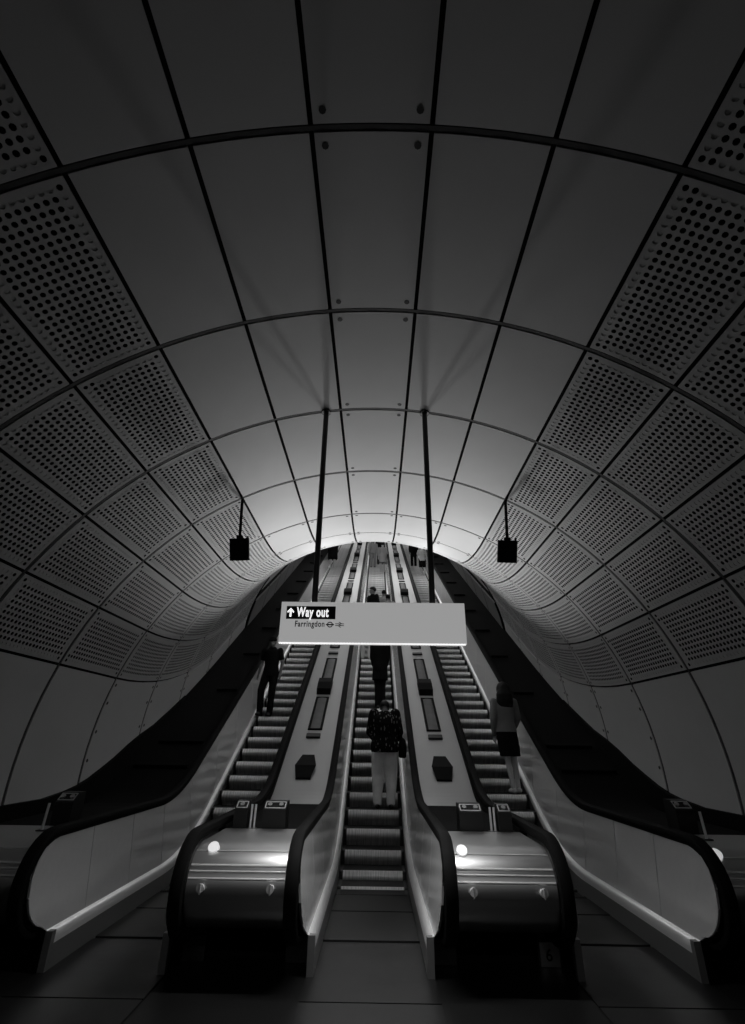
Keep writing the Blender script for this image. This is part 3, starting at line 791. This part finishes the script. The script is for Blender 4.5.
def person(label, loc, H, face=0.0, pose=None, top='shirt', top_m='cloth_black', low='trousers', low_m='cloth_black', hair='short',
           skin='skin', shoes='shoe_dark', voxel=0.014, girth=1.0, lean=0.0, cap=False, sleeves='long', head_turn=0.0, nod=0.0, coat=0.0):
    """figure 1.75 high in its own frame, facing +y, scaled to H; face = turn about z"""
    P = dict(hipL=(-.09, 0, .93), kneeL=(-.10, .02, .50), ankL=(-.10, -.02, .09), hipR=(.09, 0, .93), kneeR=(.10, .02, .50), ankR=(.10, -.02, .09),
             shL=(-.185, 0, 1.42), elL=(-.235, -.03, 1.14), wrL=(-.235, .04, .90), shR=(.185, 0, 1.42), elR=(.235, -.03, 1.14), wrR=(.235, .04, .90))
    if pose: P.update(pose)
    P = {k: Vector(v) for k, v in P.items()}
    k = H/1.75; g = girth
    t = thing('person', label, 'person', loc, None, (0, 0, face))
    def sh(z): return lean*max(0, z-.95)
    def tor(bm, e, z0, z1, extra=0.0):
        S0 = [(.84, .150, .115), (.93, .172, .125), (1.02, .155, .112), (1.10, .143, .105), (1.20, .155, .112), (1.30, .172, .118), (1.38, .178, .108), (1.43, .150, .088), (1.475, .075, .065)]
        secs = []
        for z, rx, ry in S0:
            if z0-1e-6 <= z <= z1+1e-6:
                q = extra*max(0, (1.15-z))
                secs.append(((0, sh(z), z), (rx*g+e+q), (ry*g+e+q)))
        loft(bm, secs)
    hc = Vector((0, sh(1.62)+.012+.09*nod, 1.625-.055*nod)); hr = Matrix.Rotation(head_turn, 3, 'Z') @ Matrix.Rotation(-nod*.6, 3, 'X')
    def hp(v): return hc+hr @ Vector(v)
    bm = bmesh.new()
    tor(bm, 0, .84, 1.475)
    capsule(bm, (0, sh(1.45)-.005, 1.43), hp((0, -.02, -.05)), .062, .056)
    ellipsoid(bm, hp((0, -.012, .02)), .076, .096, .105, hr); ellipsoid(bm, hp((0, .03, -.045)), .058, .066, .078, hr)
    capsule(bm, hp((0, .088, .012)), hp((0, .106, -.018)), .010, .015); ellipsoid(bm, hp((0, .085, -.062)), .026, .014, .009, hr)
    for q in (-1, 1):
        ellipsoid(bm, hp((q*.076, -.008, -.005)), .010, .020, .032, hr); ellipsoid(bm, hp((q*.032, .082, .018)), .015, .010, .008, hr)
    for L in 'LR':
        q = -1 if L == 'L' else 1
        capsule(bm, P['hip'+L], P['knee'+L], .088*g, .058*g); capsule(bm, P['knee'+L], P['ank'+L], .057*g, .038)
        capsule(bm, P['ank'+L]+Vector((0, -.02, -.045)), P['ank'+L]+Vector((0, .14, -.06)), .034, .028)
        capsule(bm, P['sh'+L]+Vector((0, sh(1.42), 0)), P['el'+L]+Vector((0, sh(1.14), 0)), .056*g, .042); capsule(bm, P['el'+L]+Vector((0, sh(1.14), 0)), P['wr'+L]+Vector((0, sh(.9), 0)), .042, .028)
        w0 = P['wr'+L]+Vector((0, sh(.9), 0)); d = (P['wr'+L]-P['el'+L]).normalized()
        side = Vector((0, 1, 0)); side = (side-d*side.dot(d)).normalized()
        nrm = d.cross(side)
        palm = w0+d*.075
        capsule(bm, w0, palm, .026, .036, flat=.6)
        for f, (off, ln) in enumerate(((-.030, .062), (-.010, .076), (.010, .080), (.029, .070))):
            a = palm+side*off; b = a+d*ln*.55; c = b+(d*.8+nrm*(-q)*.6).normalized()*ln*.5
            capsule(bm, a, b, .0095, .009, 8); capsule(bm, b, c, .009, .0075, 8)
        a = w0+d*.02+side*.026; b = a+(d*.6+side*.8).normalized()*.04; capsule(bm, a, b, .012, .010, 8); capsule(bm, b, b+d*.03, .010, .008, 8)
    for v in bm.verts: v.co *= k
    fuse('body', bm, M[skin], t, voxel*k, 2)
    # clothes
    bm = bmesh.new()
    tor(bm, .016, .84 if top != 'short' else .93, 1.43, .08 if coat else .03)
    loft(bm, [((0, sh(1.43), 1.40), .165*g, .10*g), ((0, sh(1.45), 1.455), .105*g+.012, .078*g+.012), ((0, sh(1.47), 1.505), .072, .070)])
    if coat:
        loft(bm, [((0, 0, .93), .20*g, .145*g), ((0, .0, coat+.01), .20*g+.02, .15*g), ((0, 0, coat), .20*g+.02, .15*g)])
    for L in 'LR':
        a, b, c = P['sh'+L]+Vector((0, sh(1.42), 0)), P['el'+L]+Vector((0, sh(1.14), 0)), P['wr'+L]+Vector((0, sh(.9), 0))
        if sleeves == 'long': capsule(bm, a, b, .070*g, .058); capsule(bm, b, c-(c-b)*.08, .058, .042)
        else: capsule(bm, a, a+(b-a)*.62, .070*g, .062)
    for v in bm.verts: v.co *= k
    fuse({'short': 'sweater'}.get(top, 'coat' if coat else 'shirt'), bm, M[top_m], t, voxel*k, 3)
    bm = bmesh.new()
    if low == 'trousers' or low == 'shorts':
        tor(bm, .010, .84, 1.02)
        for L in 'LR':
            h, kn, an = P['hip'+L], P['knee'+L], P['ank'+L]
            if low == 'trousers':
                capsule(bm, h, kn, .105*g, .080*g); capsule(bm, kn, an+Vector((0, 0, -.01)), .080*g, .070)
            else: capsule(bm, h, h+(kn-h)*.85, .108*g, .092*g)
        nm = low
    else:
        a = (P['kneeL']+P['kneeR'])/2
        loft(bm, [((0, 0, 1.04), .155*g, .118*g), ((0, 0, .93), .188*g, .145*g), (((a.x)*.5, a.y*.5, .72), .195*g, .150*g), ((a.x*.8, a.y*.8, .555), .185*g, .150*g)])
        nm = 'skirt'
    for v in bm.verts: v.co *= k
    fuse(nm, bm, M[low_m], t, voxel*k, 3)
    for L in 'LR':
        an = P['ank'+L]; bm = bmesh.new()
        capsule(bm, an+Vector((0, -.03, -.045)), an+Vector((0, .05, -.04)), .046, .046); capsule(bm, an+Vector((0, .05, -.05)), an+Vector((0, .17, -.058)), .042, .034)
        for v in bm.verts:
            v.co.z = max(v.co.z, an.z-.088); v.co *= k
        fuse('shoe', bm, M[shoes], t, voxel*k*.8, 2)
    bm = bmesh.new()
    if cap:
        ellipsoid(bm, hp((0, -.012, .055)), .086, .104, .080, hr)
        capsule(bm, hp((-.03, .085, .055)), hp((.03, .085, .055)), .03, .03); ellipsoid(bm, hp((0, .12, .048)), .065, .07, .012, hr)
        nm = 'cap'; mm = M['cloth_black']
    else:
        ellipsoid(bm, hp((0, -.030, .040)), .088, .098, .098, hr); ellipsoid(bm, hp((0, .020, .082)), .074, .080, .048, hr)
        nm = 'hair'; mm = M['hair']
        if hair == 'long':
            ellipsoid(bm, hp((0, -.04, .0)), .125, .10, .14, hr)
            ellipsoid(bm, hp((0, -.045, -.02)), .100, .092, .125, hr)
            loft(bm, [(hp((0, -.075, .03)), .095, .06), (hp((0, -.085, -.08)), .150, .075), (hp((0, -.085, -.20)), .155, .07), (hp((.01, -.085, -.29)), .125, .055), (hp((.02, -.08, -.34)), .07, .03)])
        elif hair == 'bun':
            ellipsoid(bm, hp((0, -.13, .06)), .045, .045, .045)
    for v in bm.verts: v.co *= k
    fuse(nm, bm, mm, t, voxel*k, 2)
    return t

def on_step(k, dy=0.14):
    y = 10.098+0.4*k; return y+dy, nose(y)+0.004
# man in the patterned shirt, back to the camera, head bowed
y, z = on_step(0, 0.17)
p = person('heavy man in a black patterned shirt and pale jeans, back turned, on the middle escalator', (0.20, y, z), 1.9, 0.0,
    dict(ankL=(-.12, -.02, .09), kneeL=(-.115, .03, .50), ankR=(.105, -.01, .09), kneeR=(.11, .03, .50), shL=(-.19, 0, 1.455), shR=(.19, 0, 1.455), elL=(-.275, .02, 1.16), wrL=(-.20, .22, 1.05), elR=(.275, .02, 1.16), wrR=(.22, .20, 1.03)),
    top_m='print', low_m='jeans', voxel=0.011, girth=1.36, nod=1.3, skin='skin_dark', shoes='shoe_dark')
b = thing('shoulder_bag', 'black shoulder bag hanging at the right hip of the man in the patterned shirt', 'bag', (0.20+0.335, y+0.02, z+1.0))
bm = bmesh.new(); loft(bm, [((0, 0, -.18), .05, .10), ((0, 0, -.16), .075, .135), ((0, 0, .0), .08, .14), ((0, 0, .12), .06, .12), ((0, 0, .16), .03, .10)]); fuse('pouch', bm, M['cloth_black'], b, 0.015, 2)
bm = bmesh.new()
pts = [(0, -.10, .12), (-.06, -.12, .32), (-.13, -.06, .50), (-.16, .02, .545), (-.13, .10, .50), (-.06, .14, .32), (0, .10, .12)]
for a0, a1 in zip(pts[:-1], pts[1:]): capsule(bm, a0, a1, .014, .014, 8)
obj('strap', bm, M['cloth_black'], b, smooth=True)
# woman in the grey jumper
y, z = on_step(1, 0.13)
person('woman with long dark hair, grey jumper and black skirt riding the right escalator', (2.61, y, z), 1.99, 0.12,
    dict(ankL=(.01, -.06, .09), kneeL=(-.02, .0, .50), ankR=(.13, .03, .09), kneeR=(.11, .04, .50), elL=(-.225, -.02, 1.14), wrL=(-.20, .06, .88), elR=(.24, .02, 1.16), wrR=(.25, .22, 1.02)),
    top='short', top_m='sweater', low='skirt', low_m='cloth_black', hair='long', skin='skin_pale', shoes='shoe_white', voxel=0.011, girth=0.95)
# man walking down on the left
y, z = on_step(7, 0.16)
person('man in a dark cap, T-shirt and trousers walking down the left escalator', (-2.66, y, z), 1.95, PI-0.15,
    dict(ankL=(-.06, .02, .09), kneeL=(-.085, .06, .50), ankR=(.14, .10, .10), kneeR=(.13, .16, .55), elL=(-.25, -.02, 1.14), wrL=(-.24, .03, .90), elR=(.25, -.03, 1.15), wrR=(.28, .02, .91)),
    sleeves='short', cap=True, voxel=0.012, low_m='cloth_black', top_m='cloth_black', skin='skin', shoes='shoe_dark', nod=0.3)
# people further up
y, z = on_step(8, 0.16)
person('person in a long black coat behind the sign, legs visible below it, middle escalator', (0.13, y, z), 1.95, 0.05,
    dict(ankL=(-.05, -.02, .09), kneeL=(-.06, .02, .50), ankR=(.06, .0, .09), kneeR=(.07, .03, .50), elL=(-.19, .0, 1.15), wrL=(-.15, .10, .95), elR=(.19, .0, 1.15), wrR=(.15, .10, .95)), skin='skin_dark', coat=.62, low_m='cloth_black', voxel=0.018, girth=0.85)
y, z = on_step(15, 0.16)
person('person in pale trousers and white shoes just below the sign, middle escalator', (-0.30, y, z), 1.85, 0.0, None, top_m='cloth_grey', low_m='cloth_white', shoes='shoe_white', voxel=0.018)
y, z = on_step(19, 0.16)
person('dark-haired man in a black top looking sideways just above the sign', (-0.12, y, z), 1.95, PI*0.75, None, top_m='cloth_black', voxel=0.018, head_turn=-0.8)
y, z = on_step(20, 0.16)
person('dark-haired person in a pale top above the middle of the sign', (0.30, y, z), 1.72, 0.1, None, top_m='cloth_grey', voxel=0.018)
y, z = on_step(18, 0.12)
person('shorter dark-haired person in a pale top just above the sign, nearer the right handrail', (0.44, y, z), 1.78, -0.2, None, top_m='cloth_grey', voxel=0.018, hair='bun')
y, z = on_step(44, 0.16)
person('person in a long grey coat with bare legs near the top of the middle escalator', (0.36, y, z), 1.9, 0.0, None, top_m='cloth_grey', coat=.55, low='skirt', low_m='cloth_grey', skin='skin_pale', shoes='shoe_white', voxel=0.02)
y, z = on_step(47, 0.16)
person('person in grey at the left edge near the top of the middle escalator', (-0.22, y, z), 1.9, 0.0, None, top_m='cloth_grey', low_m='cloth_grey', voxel=0.02)
y, z = on_step(49, 0.16)
person('person in a black jacket highest up on the middle escalator', (0.22, y, z), 1.95, 0.0, None, top_m='cloth_black', voxel=0.02, girth=1.15)
y, z = on_step(46, 0.16)
person('person in black with pale bare legs high on the left escalator', (-2.72, y, z), 1.95, 0.0, None, top_m='cloth_black', coat=.60, low='skirt', skin='skin_pale', shoes='shoe_white', voxel=0.02, girth=1.35)
y, z = on_step(42, 0.16)
person('person in a white top and dark shorts high on the right escalator', (2.66, y, z), 1.9, 0.0, None, top_m='cloth_white', low='shorts', skin='skin_pale', shoes='shoe_white', voxel=0.02, sleeves='short')
y, z = on_step(48, 0.16)
person('person all in black highest up on the right escalator', (2.35, y, z), 1.9, 0.0, None, top_m='cloth_black', voxel=0.02)
